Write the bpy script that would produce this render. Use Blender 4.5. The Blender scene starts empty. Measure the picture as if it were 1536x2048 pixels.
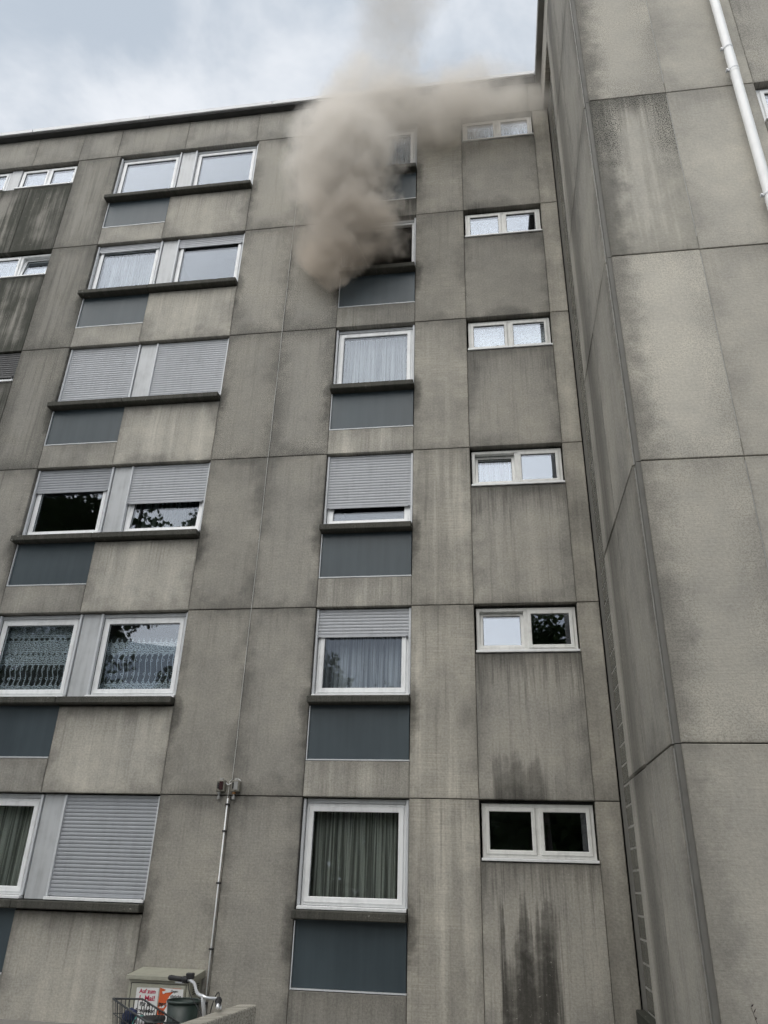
import bpy, math, random
from mathutils import Vector, Matrix, Quaternion
R = math.radians
random.seed(7)
S = bpy.context.scene
COL = S.collection

# ------------------------------------------------------------------ camera, sky, sun, exposure
cam_d = bpy.data.cameras.new('camera'); cam = bpy.data.objects.new('camera', cam_d); COL.objects.link(cam)
S.camera = cam
cam_d.sensor_fit = 'VERTICAL'; cam_d.sensor_height = 36.0; cam_d.lens = 36.0 * 1493.45 / 2048.0
cam_d.clip_start = 0.05; cam_d.clip_end = 3000
cam.matrix_world = (Matrix.Translation((0, -10.94, 1.77)) @ Matrix.Rotation(R(8.8806), 4, 'Z')
                    @ Matrix.Rotation(R(116.2645), 4, 'X') @ Matrix.Rotation(R(1.7749), 4, 'Z'))

SUN_EL, SUN_AZ = 50.0, 205.0        # azimuth clockwise from +Y
W = bpy.data.worlds.new('World'); S.world = W; W.use_nodes = True


class V:
    """a socket (or constant) with arithmetic"""
    def __init__(s, t, k): s.t = t; s.k = k
    def _m(s, op, o=None, c=None, cl=False):
        n = s.t.nodes.new('ShaderNodeMath'); n.operation = op; n.use_clamp = cl
        for i, a in enumerate((s, o, c)):
            if a is None: continue
            if isinstance(a, V): s.t.links.new(a.k, n.inputs[i])
            else: n.inputs[i].default_value = a
        return V(s.t, n.outputs[0])
    def __add__(s, o): return s._m('ADD', o)
    __radd__ = __add__
    def __mul__(s, o): return s._m('MULTIPLY', o)
    __rmul__ = __mul__
    def __sub__(s, o): return s._m('SUBTRACT', o)
    def __rsub__(s, o): return (s * -1.0) + o
    def __truediv__(s, o): return s._m('DIVIDE', o)
    def mn(s, o): return s._m('MINIMUM', o)
    def mx(s, o): return s._m('MAXIMUM', o)
    def pw(s, o): return s._m('POWER', o)
    def ab(s): return s._m('ABSOLUTE')
    def fr(s): return s._m('FRACT')
    def sn(s): return s._m('SINE')
    def sqrt(s): return s._m('SQRT')
    def cl(s): return s._m('ADD', 0.0, cl=True)
    def ss(s, a, b, lo=0.0, hi=1.0):
        n = s.t.nodes.new('ShaderNodeMapRange'); n.interpolation_type = 'SMOOTHSTEP'
        s.t.links.new(s.k, n.inputs[0])
        for i, q in enumerate((a, b, lo, hi)):
            if isinstance(q, V): s.t.links.new(q.k, n.inputs[i + 1])
            else: n.inputs[i + 1].default_value = q
        return V(s.t, n.outputs[0])


class T:
    """node tree helper"""
    def __init__(s, tree):
        s.t = tree; tree.nodes.clear()
    def new(s, kind, **kw):
        n = s.t.nodes.new(kind)
        for a, b in kw.items(): setattr(n, a, b)
        return n
    def ln(s, a, b): s.t.links.new(a.k if isinstance(a, V) else a, b)
    def put(s, sock, val):
        if isinstance(val, V): s.t.links.new(val.k, sock)
        elif hasattr(val, 'is_output'): s.t.links.new(val, sock)
        else: sock.default_value = val
    def vec(s, x, y, z):
        n = s.new('ShaderNodeCombineXYZ')
        for i, a in enumerate((x, y, z)): s.put(n.inputs[i], a)
        return n.outputs[0]
    def sep(s, v):
        n = s.new('ShaderNodeSeparateXYZ'); s.ln(v, n.inputs[0])
        return [V(s.t, o) for o in n.outputs]
    def noise(s, v, scale, detail=3, rough=0.5, color=False, dim='3D'):
        n = s.new('ShaderNodeTexNoise', noise_dimensions=dim); s.ln(v, n.inputs['Vector'])
        n.inputs['Scale'].default_value = scale; n.inputs['Detail'].default_value = detail
        n.inputs['Roughness'].default_value = rough
        return n.outputs[1] if color else V(s.t, n.outputs[0])
    def attr(s, name):
        n = s.new('ShaderNodeAttribute', attribute_type='OBJECT', attribute_name=name)
        return V(s.t, n.outputs['Fac'])
    def mix(s, f, a, b):
        n = s.new('ShaderNodeMix', data_type='RGBA')
        s.put(n.inputs[0], f)
        for sock, q in ((n.inputs[6], a), (n.inputs[7], b)):
            if isinstance(q, tuple): sock.default_value = (*q[:3], 1)
            else: s.put(sock, q)
        return n.outputs[2]
    def curve(s, f, pts):
        n = s.new('ShaderNodeFloatCurve'); s.put(n.inputs['Value'], f)
        c = n.mapping.curves[0]
        n.mapping.use_clip = True
        while len(c.points) > 2: c.points.remove(c.points[1])
        c.points[0].location = pts[0]; c.points[-1].location = pts[-1]
        for p in pts[1:-1]: c.points.new(*p)
        n.mapping.update()
        return V(s.t, n.outputs[0])


def build_world():
    t = T(W.node_tree)
    sky = t.new('ShaderNodeTexSky', sky_type='NISHITA', sun_disc=False)
    sky.sun_elevation = R(SUN_EL); sky.sun_rotation = R(SUN_AZ)
    tc = t.new('ShaderNodeTexCoord')
    x, y, z = t.sep(tc.outputs['Generated'])
    p = t.vec(x * 2.4 + 5.3, y * 2.4, z * 3.4)
    warp = t.noise(p, .9, 1, 0.5, color=True)
    pw = t.new('ShaderNodeVectorMath', operation='MULTIPLY_ADD')
    t.ln(warp, pw.inputs[0]); pw.inputs[1].default_value = (.7, .7, .7); t.ln(p, pw.inputs[2])
    n1 = t.noise(pw.outputs[0], 1.15, 6, 0.58)
    cl = n1.ss(0.37, 0.63)
    gray = t.mix(cl, (0.355, 0.40, 0.455), (0.59, 0.61, 0.64))
    bg1 = t.new('ShaderNodeBackground'); t.ln(sky.outputs[0], bg1.inputs[0]); bg1.inputs[1].default_value = 0.07
    bg2 = t.new('ShaderNodeBackground'); t.ln(gray, bg2.inputs[0]); bg2.inputs[1].default_value = 1.0
    mx = t.new('ShaderNodeMixShader'); mx.inputs[0].default_value = 0.92
    t.ln(bg1.outputs[0], mx.inputs[1]); t.ln(bg2.outputs[0], mx.inputs[2])
    out = t.new('ShaderNodeOutputWorld'); t.ln(mx.outputs[0], out.inputs[0])


build_world()
sd = bpy.data.lights.new('sun', 'SUN'); sun = bpy.data.objects.new('sun', sd); COL.objects.link(sun)
sd.energy = 1.5; sd.angle = R(70); sd.color = (1.0, 0.965, 0.91)
sun.rotation_euler = (R(90 - SUN_EL), 0, R(180 - SUN_AZ))
S.view_settings.view_transform = 'Standard'; S.view_settings.look = 'None'
S.view_settings.exposure = 0.66; S.view_settings.gamma = 1.0
S.view_settings.use_curve_mapping = False
S.render.engine = 'CYCLES'
cy = S.cycles
cy.max_bounces = 6; cy.diffuse_bounces = 2; cy.glossy_bounces = 3; cy.transparent_max_bounces = 16
cy.volume_bounces = 4; cy.volume_step_rate = 1.0; cy.volume_max_steps = 256
cy.use_adaptive_sampling = True; cy.adaptive_threshold = 0.045; cy.adaptive_min_samples = 20
cy.use_denoising = True
try: cy.denoiser = 'OPENIMAGEDENOISE'
except Exception: pass
cy.sample_clamp_indirect = 6.0

# ------------------------------------------------------------------ mesh helpers
class MB:
    def __init__(s): s.v = []; s.f = []
    def add(s, vs, fs):
        o = len(s.v); s.v += [tuple(p) for p in vs]; s.f += [tuple(i + o for i in f) for f in fs]
        return s
    def box(s, x0, x1, y0, y1, z0, z1):
        return s.add([(x, y, z) for x in (x0, x1) for y in (y0, y1) for z in (z0, z1)],
                     [(0, 1, 3, 2), (4, 6, 7, 5), (0, 4, 5, 1), (2, 3, 7, 6), (0, 2, 6, 4), (1, 5, 7, 3)])
    def cbox(s, x0, x1, y0, y1, z0, z1, c=.006):
        """box with every edge chamfered"""
        vs = []
        for ax in range(3):
            for X in (0, 1):
                for Y in (0, 1):
                    for Z in (0, 1):
                        q = []
                        for i, (b, lo, hi) in enumerate(((X, x0, x1), (Y, y0, y1), (Z, z0, z1))):
                            e = hi if b else lo
                            if i != ax: e += -c if b else c
                            q.append(e)
                        vs.append(q)
        def I(ax, X, Y, Z): return ax * 8 + X * 4 + Y * 2 + Z
        fs = []
        for b in (0, 1):
            fs.append((I(0, b, 0, 0), I(0, b, 0, 1), I(0, b, 1, 1), I(0, b, 1, 0)))
            fs.append((I(1, 0, b, 0), I(1, 0, b, 1), I(1, 1, b, 1), I(1, 1, b, 0)))
            fs.append((I(2, 0, 0, b), I(2, 0, 1, b), I(2, 1, 1, b), I(2, 1, 0, b)))
        for a in (0, 1):
            for b in (0, 1):
                fs.append((I(0, a, b, 0), I(0, a, b, 1), I(1, a, b, 1), I(1, a, b, 0)))
                fs.append((I(0, a, 0, b), I(0, a, 1, b), I(2, a, 1, b), I(2, a, 0, b)))
                fs.append((I(1, 0, a, b), I(1, 1, a, b), I(2, 1, a, b), I(2, 0, a, b)))
        for X in (0, 1):
            for Y in (0, 1):
                for Z in (0, 1): fs.append((I(0, X, Y, Z), I(1, X, Y, Z), I(2, X, Y, Z)))
        return s.add(vs, fs)
    def ring(s, x0, x1, z0, z1, w, y0, y1, wb=None, c=.008):
        """rectangular frame in the xz plane, front edges chamfered"""
        wb = w if wb is None else wb
        def rect(d, y): return [(x0 + d, y, z0 + d), (x1 - d, y, z0 + d), (x1 - d, y, z1 - d), (x0 + d, y, z1 - d)]
        def inn(d, y): return [(x0 + w - d, y, z0 + wb - d), (x1 - w + d, y, z0 + wb - d), (x1 - w + d, y, z1 - w + d), (x0 + w - d, y, z1 - w + d)]
        rows = [rect(0, y1), rect(0, y0 + c), rect(c, y0), inn(c, y0), inn(0, y0 + c), inn(0, y1)]
        vs = [p for r in rows for p in r]; fs = []
        for i in range(6):
            j = (i + 1) % 6
            for k in range(4):
                l = (k + 1) % 4
                fs.append((i * 4 + k, i * 4 + l, j * 4 + l, j * 4 + k))
        return s.add(vs, fs)
    def tube(s, pts, r, n=8, cap=True):
        pts = [Vector(p) for p in pts]
        rr = r if isinstance(r, (list, tuple)) else [r] * len(pts)
        o = []; up = None
        for i, p in enumerate(pts):
            d = (pts[min(i + 1, len(pts) - 1)] - pts[max(i - 1, 0)]).normalized()
            if up is None:
                up = d.orthogonal().normalized()
            else:
                up = (up - d * up.dot(d)); up = up.normalized() if up.length > 1e-6 else d.orthogonal().normalized()
            sd_ = d.cross(up)
            o.append([p + (up * math.cos(2 * math.pi * k / n) + sd_ * math.sin(2 * math.pi * k / n)) * rr[i] for k in range(n)])
        vs = [p for r_ in o for p in r_]
        fs = [(i * n + k, i * n + (k + 1) % n, (i + 1) * n + (k + 1) % n, (i + 1) * n + k)
              for i in range(len(pts) - 1) for k in range(n)]
        if cap: fs += [tuple(range(n)), tuple((len(pts) - 1) * n + k for k in reversed(range(n)))]
        return s.add(vs, fs)
    def bar(s, a, b, w, h=None):
        """square bar from a to b"""
        return s.tube([a, b], (w / 2) * 1.414, 4)
    def lathe(s, c, prof, n=20):
        vs = []; fs = []
        for r, z in prof:
            vs += [(c[0] + r * math.cos(2 * math.pi * k / n), c[1] + r * math.sin(2 * math.pi * k / n), c[2] + z) for k in range(n)]
        for i in range(len(prof) - 1):
            for k in range(n):
                l = (k + 1) % n
                fs.append((i * n + k, i * n + l, (i + 1) * n + l, (i + 1) * n + k))
        return s.add(vs, fs)
    def mesh(s, name):
        me = bpy.data.meshes.new(name); me.from_pydata(s.v, [], s.f); me.validate(); me.update()
        return me
    def build(s, name, m, parent=None, smooth=False, fix=True):
        me = s.mesh(name)
        if fix:
            import bmesh
            b = bmesh.new(); b.from_mesh(me); bmesh.ops.recalc_face_normals(b, faces=b.faces); b.to_mesh(me); b.free()
        me.materials.append(m)
        if smooth:
            for p in me.polygons: p.use_smooth = True
        return link(name, me, parent)


def link(name, data, parent=None):
    o = bpy.data.objects.new(name, data); COL.objects.link(o)
    if parent is not None: o.parent = parent
    return o


def empty(name, loc=(0, 0, 0)):
    o = link(name, None); o.location = loc; o.empty_display_size = .2
    return o


def tag(o, label=None, cat=None, group=None, kind=None):
    for k, v in (('label', label), ('category', cat), ('group', group), ('kind', kind)):
        if v: o[k] = v
    return o


# ------------------------------------------------------------------ materials
def mat(name):
    m = bpy.data.materials.new(name); m.use_nodes = True
    return m, T(m.node_tree)


def principled(t, color, rough=.5, **kw):
    b = t.new('ShaderNodeBsdfPrincipled')
    if isinstance(color, tuple): b.inputs['Base Color'].default_value = (*color, 1)
    else: t.put(b.inputs['Base Color'], color)
    t.put(b.inputs['Roughness'], rough)
    for k, v in kw.items(): t.put(b.inputs[k.replace('_', ' ')], v)
    return b


def finish(t, sh, bump=None, strength=.3, dist=.01, b=None):
    out = t.new('ShaderNodeOutputMaterial')
    if bump is not None:
        n = t.new('ShaderNodeBump'); n.inputs['Strength'].default_value = strength; n.inputs['Distance'].default_value = dist
        t.put(n.inputs['Height'], bump); t.ln(n.outputs[0], (b or sh).inputs['Normal'])
    t.ln(sh.outputs[0], out.inputs[0])


def paint(name, col, rough=.45, dirt=.15, scale=6.0, metal=0.0, streak=False):
    """plain painted / plastic / metal surface with faint dirt"""
    m, t = mat(name)
    g = t.new('ShaderNodeNewGeometry'); p = g.outputs['Position']
    x, y, z = t.sep(p)
    n = t.noise(p, scale, 5, .6)
    if streak:
        n = n * .5 + t.noise(t.vec(x * 14.0, y * 14.0, z * .9), 1.0, 4, .6) * .5
    f = n.ss(.42, .75) * dirt
    c = t.mix(f, col, tuple(q * .35 for q in col))
    b = principled(t, c, n * .25 + (rough - .12), Metallic=metal)
    finish(t, b)
    return m


PROPS = dict(w=1.0, h=1.0, tone=1.0, grime=.6, streak=.3, pale=.0, pit=.2, board=.5, moss=.0, st_h=0., st_a=0., st_b=1., st_s=1., ptop=0., ledl=0., ledr=0., lv=1.3,
             top=.2, grain=1., lft=0., ul=0., ubnd=0., warm=0.)


def concrete():
    m, t = mat('weathered_concrete')
    uvn = t.new('ShaderNodeUVMap', uv_map='UVMap')
    u, v, _ = t.sep(uvn.outputs[0])
    oi = t.new('ShaderNodeObjectInfo'); rnd = V(t.t, oi.outputs['Random'])
    A = {k: t.attr(k) for k in PROPS}
    P = t.vec(u + rnd * 57.0, v + rnd * 31.0, rnd * 17.0)
    n_l = t.noise(P, .9, 3, .6, dim='2D')                 # large patches
    n_m = t.noise(P, 4.5, 3, .65, dim='2D')
    n_f = t.noise(P, 32.0, 2, .7, dim='2D')                # grain
    brd = t.noise(t.vec(u * 2.2 + rnd * 57.0, v * 62.0, rnd * 9.0), 1.0, 2, .6, dim='2D')     # board marks of the formwork
    vst = t.noise(t.vec(u * 10.0 + rnd * 77.0, v * .42, rnd * 5.0), 1.0, 3, .65, dim='2D')    # water streaks
    vst2 = t.noise(t.vec(u * 3.2 + rnd * 33.0, v * .16 + 4.0, rnd * 5.0), 1.0, 2, .6, dim='2D')
    vf = t.noise(t.vec(u * 34.0 + rnd * 11.0, v * 1.1, rnd * 5.0), 1.0, 3, .6, dim='2D')
    # tone
    tone = (n_l - .5) * .58 + (n_m - .5) * .20 + (n_f - .5) * A['grain'] * .55 + (brd - .5) * A['board'] * n_l.ss(.38, .62) * .5 + 1.0
    tone = tone * A['tone']
    tone = tone * ((rnd - .5) * .16 + 1.0)
    # edge grime: distance to the panel edge, ragged
    e = u.mn(A['w'] - u).mn(v * .8).mn((A['h'] - v) * 1.1)
    er = e + (n_m - .5) * .20 + (n_l - .5) * .55
    edge = er.ss(.24, -.10) * .55 + (e + (n_m - .5) * .06).ss(.03, .0) * .22
    tone = tone * (1.0 - edge * A['grime'] * .75)
    tone = tone * (1.0 - (u + (n_m - .5) * .25 + (n_l - .5) * .2).ss(.34, .02) * A['lft'] * .55)
    # dark wash coming down from the top edge
    fall = (A['h'] - v)
    dwash = ((fall * -1.0) + (vf * .8 + vst * .6 + n_m * .3)).ss(.20, 1.0)
    tone = tone * (1.0 - dwash * A['top'] * .7)
    # long dark streaks and pale lime streaks
    dk = (vst * .65 + vf * .35).ss(.50, .70) * A['streak']
    tone = tone * (1.0 - dk * .5)
    pl = (vst2 * .7 + vst * .3).ss(.46, .66) * A['pale']
    tone = tone * (pl * .55 + 1.0)
    tone = tone * (1.0 + (u + (n_m - .5) * .2).ss(.42, .18) * A['ul'] * .32)
    tone = tone * (1.0 - (u + (vst - .5) * .3).ss(.25, .5) * (u + (vst - .5) * .3).ss(1.1, .75) * A['ubnd'] * .40)
    # big ragged damp stain that climbs from the foot of the panel
    inside = (u - A['st_a'] + (vf - .5) * .10).ss(-.01, .05) * (A['st_b'] - u + (vf - .5) * .16).ss(-.02, .12)
    prof = t.noise(t.vec(u * 6.5 + rnd * 13.0, v * .22, rnd), 1.0, 2, .6, dim='2D').ss(.30, .66) * .38 + .62
    hgt = A['st_h'] * prof - v + (n_m - .5) * .45 + (vf - .5) * .26
    stn = (hgt.ss(-.06, .26) * .55 + hgt.ss(.0, .8) * .45) * inside * (n_m * .5 + vst * .35 + n_l * .35).ss(.32, .68, .50, 1.0)
    tone = tone * (1.0 - stn * .82 * A['st_s'])
    # soot blotches where the ledges of the neighbouring window end
    for key, du in (('ledl', u), ('ledr', A['w'] - u)):
        dv = v - A['lv']
        bl = (du * du * 26.0 + dv * dv * (dv.ss(-.1, .1, 1.6, 9.0)) + (n_m - .5) * .9).ss(.85, .0)
        tone = tone * (1.0 - bl * A[key] * .5)
    # black lichen in the pores
    pore = t.noise(P, 62.0, 1, .7, dim='2D')
    pmask = (n_l * .9 + n_m * .5 + er.ss(.45, .0) * .32 + u.ss(.45, .0) * A['lft'] * .4).ss(.60, .98)
    pit = pore.ss(.48, .60) * pmask * A['pit'] * (1.0 - A['ptop'] * (fall + (n_m - .5) * .8).ss(.7, 1.7))
    base = t.mix((n_l * .6 + n_m * .4 + A['warm']).cl(), (.347, .337, .312), (.388, .363, .308))
    cmul = t.new('ShaderNodeVectorMath', operation='SCALE'); t.ln(base, cmul.inputs[0]); t.put(cmul.inputs['Scale'], tone)
    c = t.mix((pit * .85).cl(), cmul.outputs[0], (.035, .034, .030))
    mossf = (n_l * .7 + vst * .5 + er.ss(.5, .0) * .15).ss(.48, .78) * A['moss']
    c = t.mix((mossf * .85).cl(), c, (.040, .043, .034))
    # pale scratches and chips
    chip = t.noise(P, 17.0, 2, .75, dim='2D').ss(.70, .76) * n_l.ss(.5, .65)
    c = t.mix((chip * .6).cl(), c, (.50, .48, .43))
    b = principled(t, c, .88)
    b.inputs['Specular IOR Level'].default_value = .25
    finish(t, b, n_f * .7 + brd * .4, .3, .012)
    return m


def glass_mat(name, base, gz):
    m, t = mat(name)
    lw = t.new('ShaderNodeLayerWeight'); lw.inputs[0].default_value = .5
    f = V(t.t, lw.outputs['Facing'])
    fac = (f.pw(4.0) * gz + base) * 1.9
    gl = t.new('ShaderNodeBsdfGlossy'); gl.inputs['Roughness'].default_value = .004
    gl.inputs['Color'].default_value = (.80, .87, 1.0, 1)
    g = t.new('ShaderNodeNewGeometry')
    bn = t.new('ShaderNodeBump'); bn.inputs['Strength'].default_value = .02; bn.inputs['Distance'].default_value = .02
    t.put(bn.inputs['Height'], t.noise(g.outputs['Position'], 2.2, 1, .4)); t.ln(bn.outputs[0], gl.inputs['Normal'])
    tr = t.new('ShaderNodeBsdfTransparent'); tr.inputs[0].default_value = (.95, .97, .96, 1)
    mx = t.new('ShaderNodeMixShader'); t.put(mx.inputs[0], fac.cl()); t.ln(tr.outputs[0], mx.inputs[1]); t.ln(gl.outputs[0], mx.inputs[2])
    finish(t, mx)
    return m


def fabric(name, col, alpha, folds=0.0, transl=.5):
    """curtain cloth; alpha 1 = opaque"""
    m, t = mat(name)
    g = t.new('ShaderNodeNewGeometry'); x, y, z = t.sep(g.outputs['Position'])
    n = t.noise(t.vec(x * 26.0, z * .35, 0.0), 1.0, 3, .6, dim='2D').ss(.32, .68)
    c = t.mix(n, tuple(q * .45 for q in col), col)  # shading of the pleats painted into the cloth colour as vertical stripes
    d = t.new('ShaderNodeBsdfDiffuse'); t.ln(c, d.inputs[0])
    tl = t.new('ShaderNodeBsdfTranslucent'); t.ln(c, tl.inputs[0])
    m1 = t.new('ShaderNodeMixShader'); m1.inputs[0].default_value = transl
    t.ln(d.outputs[0], m1.inputs[1]); t.ln(tl.outputs[0], m1.inputs[2])
    tr = t.new('ShaderNodeBsdfTransparent')
    m2 = t.new('ShaderNodeMixShader')
    t.put(m2.inputs[0], (n * .5 + (alpha - .25)).cl()); t.ln(tr.outputs[0], m2.inputs[1]); t.ln(m1.outputs[0], m2.inputs[2])
    finish(t, m2)
    return m


def lace(name, col, bands):
    """woven lace: bands = [(v0, v1, kind)] in metres above the hem; kind 0 dense scalloped band, 1 open scrolls"""
    m, t = mat(name)
    uvn = t.new('ShaderNodeUVMap', uv_map='UVMap'); u, v, _ = t.sep(uvn.outputs[0])
    vor = t.new('ShaderNodeTexVoronoi', feature='DISTANCE_TO_EDGE'); t.ln(t.vec(u, v, 0.0), vor.inputs['Vector']); vor.inputs['Scale'].default_value = 34.0
    net = V(t.t, vor.outputs['Distance']).ss(.16, .04)
    per = .095
    fu = (u / per).fr()
    tri = (fu - .5).ab() * 2.0                     # 1 at the edges, 0 in the middle
    peak = (1.0 - tri).pw(2.2) * .085
    a = None
    for v0, v1, kind in bands:
        if kind == 0:
            d = (v - v0 - .5 * peak * -1.0).ss(0.0, .008) * ((v1 - .06) + peak - v).ss(0.0, .008)
            flower = ((fu - .5) * (fu - .5) * per * per + ((v - (v0 + v1) * .5) * (v - (v0 + v1) * .5))).sqrt()
            rings = (flower * 190.0).sn() * .5 + .5
            k = d * (net * .55 + rings * .45 + .12)
        else:
            w = v1 - v0
            cx = ((v - v0) * (6.283 / w * 1.0)).sn() * .17 + .5
            l1 = (fu - cx).ab().ss(.085, .03)
            cyc = ((v - v0) / (w * .5)).fr()
            dd = (((fu - .5) * per) * ((fu - .5) * per) + (((cyc - .5) * w * .5) * ((cyc - .5) * w * .5))).sqrt()
            curl = (dd - .019).ab().ss(.007, .002)
            k = l1.mx(curl) * (v - v0).ss(0.0, .005) * (v1 - v).ss(0.0, .005) * .75
        a = k if a is None else a.mx(k)
    a = (a + .06).cl()
    d = t.new('ShaderNodeBsdfDiffuse'); d.inputs[0].default_value = (*col, 1)
    tr = t.new('ShaderNodeBsdfTransparent'); mx = t.new('ShaderNodeMixShader')
    t.put(mx.inputs[0], a); t.ln(tr.outputs[0], mx.inputs[1]); t.ln(d.outputs[0], mx.inputs[2])
    finish(t, mx)
    return m


M = {}
M['conc'] = concrete()
M['glass'] = glass_mat('window_glass', .036, .9); M['glass_c'] = glass_mat('coated_window_glass', .075, .2)
M['pvc'] = paint('white_window_plastic', (.88, .89, .89), .38, .35, 5.0, streak=True)
M['pvc_old'] = paint('aged_cream_window_plastic', (.79, .79, .76), .42, .38, 7.0, streak=True)
M['alu'] = paint('grey_aluminium', (.62, .64, .66), .4, .25, 8.0, streak=True)
M['shut'] = paint('grey_shutter', (.47, .485, .51), .5, .22, 5.0, streak=True)
M['shut2'] = paint('darker_grey_shutter', (.36, .375, .40), .5, .22, 5.0, streak=True)
M['dark_pane'] = paint('dark_glass_stand_in', (.07, .07, .072), .5, .3, 5.0, streak=True)
M['mull'] = paint('pale_metal_panel', (.54, .555, .565), .35, .45, 3.0, streak=True)
M['white_metal'] = paint('white_metal', (.88, .89, .89), .4, .25, 9.0, streak=True)
M['coping'] = paint('pale_coping_metal', (.66, .67, .68), .35, .2, 3.0)
M['soffit_grey'] = paint('grey_soffit', (.20, .195, .185), .8, .3, 4.0)
M['strip'] = paint('dark_joint_strip', (.17, .165, .15), .8, .4, 6.0, streak=True)
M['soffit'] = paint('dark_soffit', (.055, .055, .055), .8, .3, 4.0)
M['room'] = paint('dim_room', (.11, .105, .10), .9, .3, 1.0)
M['dark'] = paint('black_rubber', (.02, .02, .021), .55, .2, 20.0)
M['chrome'] = paint('bright_metal', (.80, .81, .82), .32, .15, 30.0, metal=.55)
M['wire'] = paint('black_wire', (.045, .048, .05), .4, .3, 20.0)
M['cab'] = paint('beige_cabinet', (.36, .355, .29), .5, .3, 5.0, streak=True)
M['green_bin'] = paint('dark_green_plastic', (.018, .032, .026), .4, .3, 5.0)
M['bike'] = paint('dark_bike_paint', (.03, .035, .05), .3, .2, 9.0)
M['sens'] = paint('aged_plastic', (.24, .23, .195), .5, .5, 30.0)
M['sensred'] = paint('dark_red_glass', (.035, .012, .012), .2, .2, 30.0)
M['sensgrey'] = paint('grey_cover', (.30, .30, .29), .5, .3, 30.0)
M['brass'] = paint('brass', (.30, .15, .055), .5, .4, 40.0)
M['mortar'] = paint('pale_mortar', (.34, .33, .30), .9, .5, 9.0)
M['pipe_white'] = paint('white_pipe_coat', (.88, .885, .88), .35, .10, 4.0)
M['cable'] = paint('pale_cable_sheath', (.55, .55, .52), .6, .3, 9.0)
M['sealant'] = paint('pale_sealant', (.36, .355, .335), .6, .4, 9.0)
M['bark'] = paint('bark', (.07, .055, .042), .9, .6, 9.0, streak=True)


def blue_mat():
    m, t = mat('slate_blue_panel')
    g = t.new('ShaderNodeNewGeometry'); x, y, z = t.sep(g.outputs['Position'])
    n = t.noise(g.outputs['Position'], 1.1, 4, .5); s = t.noise(t.vec(x * 8.0, y, z * .6), 1.0, 4, .6)
    c = t.mix((n * .6 + s * .4).ss(.3, .7), (.036, .052, .062), (.056, .077, .090))
    sp = t.noise(g.outputs['Position'], 70.0, 2, .5).ss(.72, .78) * n.ss(.45, .6)
    c = t.mix((sp * .3).cl(), c, (.3, .31, .32))
    b = principled(t, c, n * .2 + .34); b.inputs['Specular IOR Level'].default_value = .5
    finish(t, b, n, .05, .01)
    return m


def block_mat():
    m, t = mat('glass_block')
    g = t.new('ShaderNodeNewGeometry'); x, y, z = t.sep(g.outputs['Position'])
    oi = t.new('ShaderNodeObjectInfo'); rnd = V(t.t, oi.outputs['Random'])
    wv = (y * 190.0).sn() * .5 + .5
    c = t.mix((rnd * .6 + wv * .3).cl(), (.075, .077, .066), (.135, .135, .118))
    b = principled(t, c, .22)
    finish(t, b, wv, .3, .004)
    return m


M['blue'] = blue_mat(); M['block'] = block_mat()
M['sheer'] = fabric('white_sheer_cloth', (.62, .64, .67), .70)
M['sheer_thin'] = fabric('thin_net_cloth', (.62, .65, .70), .42)
M['drape'] = fabric('grey_green_drape', (.72, .75, .69), .84)
M['drape_blue'] = fabric('blue_grey_voile', (.72, .76, .84), .74)
M['drape_dark'] = fabric('dark_drape', (.22, .26, .24), .85)
M['lace'] = lace('grey_white_lace', (.50, .56, .62), [(0.0, .26, 0), (.24, .56, 1), (.54, .78, 0), (.74, 1.02, 0), (1.0, 1.3, 0)])
M['lace2'] = lace('grey_white_lace_with_scrolls', (.50, .56, .62), [(0.0, .30, 0), (.27, .72, 1), (.70, .96, 0)])
M['lace_v'] = lace('white_lace_valance', (.62, .64, .67), [(0.0, .14, 0), (.07, .20, 0), (.13, .26, 0), (.19, .6, 0)])

# ------------------------------------------------------------------ panels
def panel(parent, name, a0, a1, z0, z1, plane=0.0, face='front', thick=.2, gap=.0055, gv=.0022, c=.006, jit=.003, **props):
    a0 += gv; a1 -= gv; z0 += gap; z1 -= gap
    w, h = a1 - a0, z1 - z0
    j = random.uniform(-jit, jit)
    def P(u, v, d):
        if face == 'front': return (a0 + u, plane + d + j, z0 + v)
        return (plane + d + j, a1 - u, z0 + v)          # faces -x, u runs towards the viewer
    rings = [(c, 0.0), (0.0, c), (0.0, thick)]
    vs, uv = [], []
    for ins, d in rings:
        for u, v in ((ins, ins), (w - ins, ins), (w - ins, h - ins), (ins, h - ins)):
            vs.append(P(u, v, d)); uv.append((u, v))
    fs = [(0, 1, 2, 3)] + [(i * 4 + k, (i + 1) * 4 + k, (i + 1) * 4 + (k + 1) % 4, i * 4 + (k + 1) % 4) for i in (0, 1) for k in range(4)] + [(11, 10, 9, 8)]
    me = bpy.data.meshes.new(name); me.from_pydata(vs, [], fs); me.update()
    L = me.uv_layers.new(name='UVMap')
    for lp in me.loops: L.data[lp.index].uv = uv[lp.vertex_index]
    me.materials.append(M['conc'])
    o = link(name, me, parent)
    q = dict(PROPS); q.update(props); q['w'] = w; q['h'] = h
    for k_, v_ in q.items(): o[k_] = float(v_)
    return o


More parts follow.
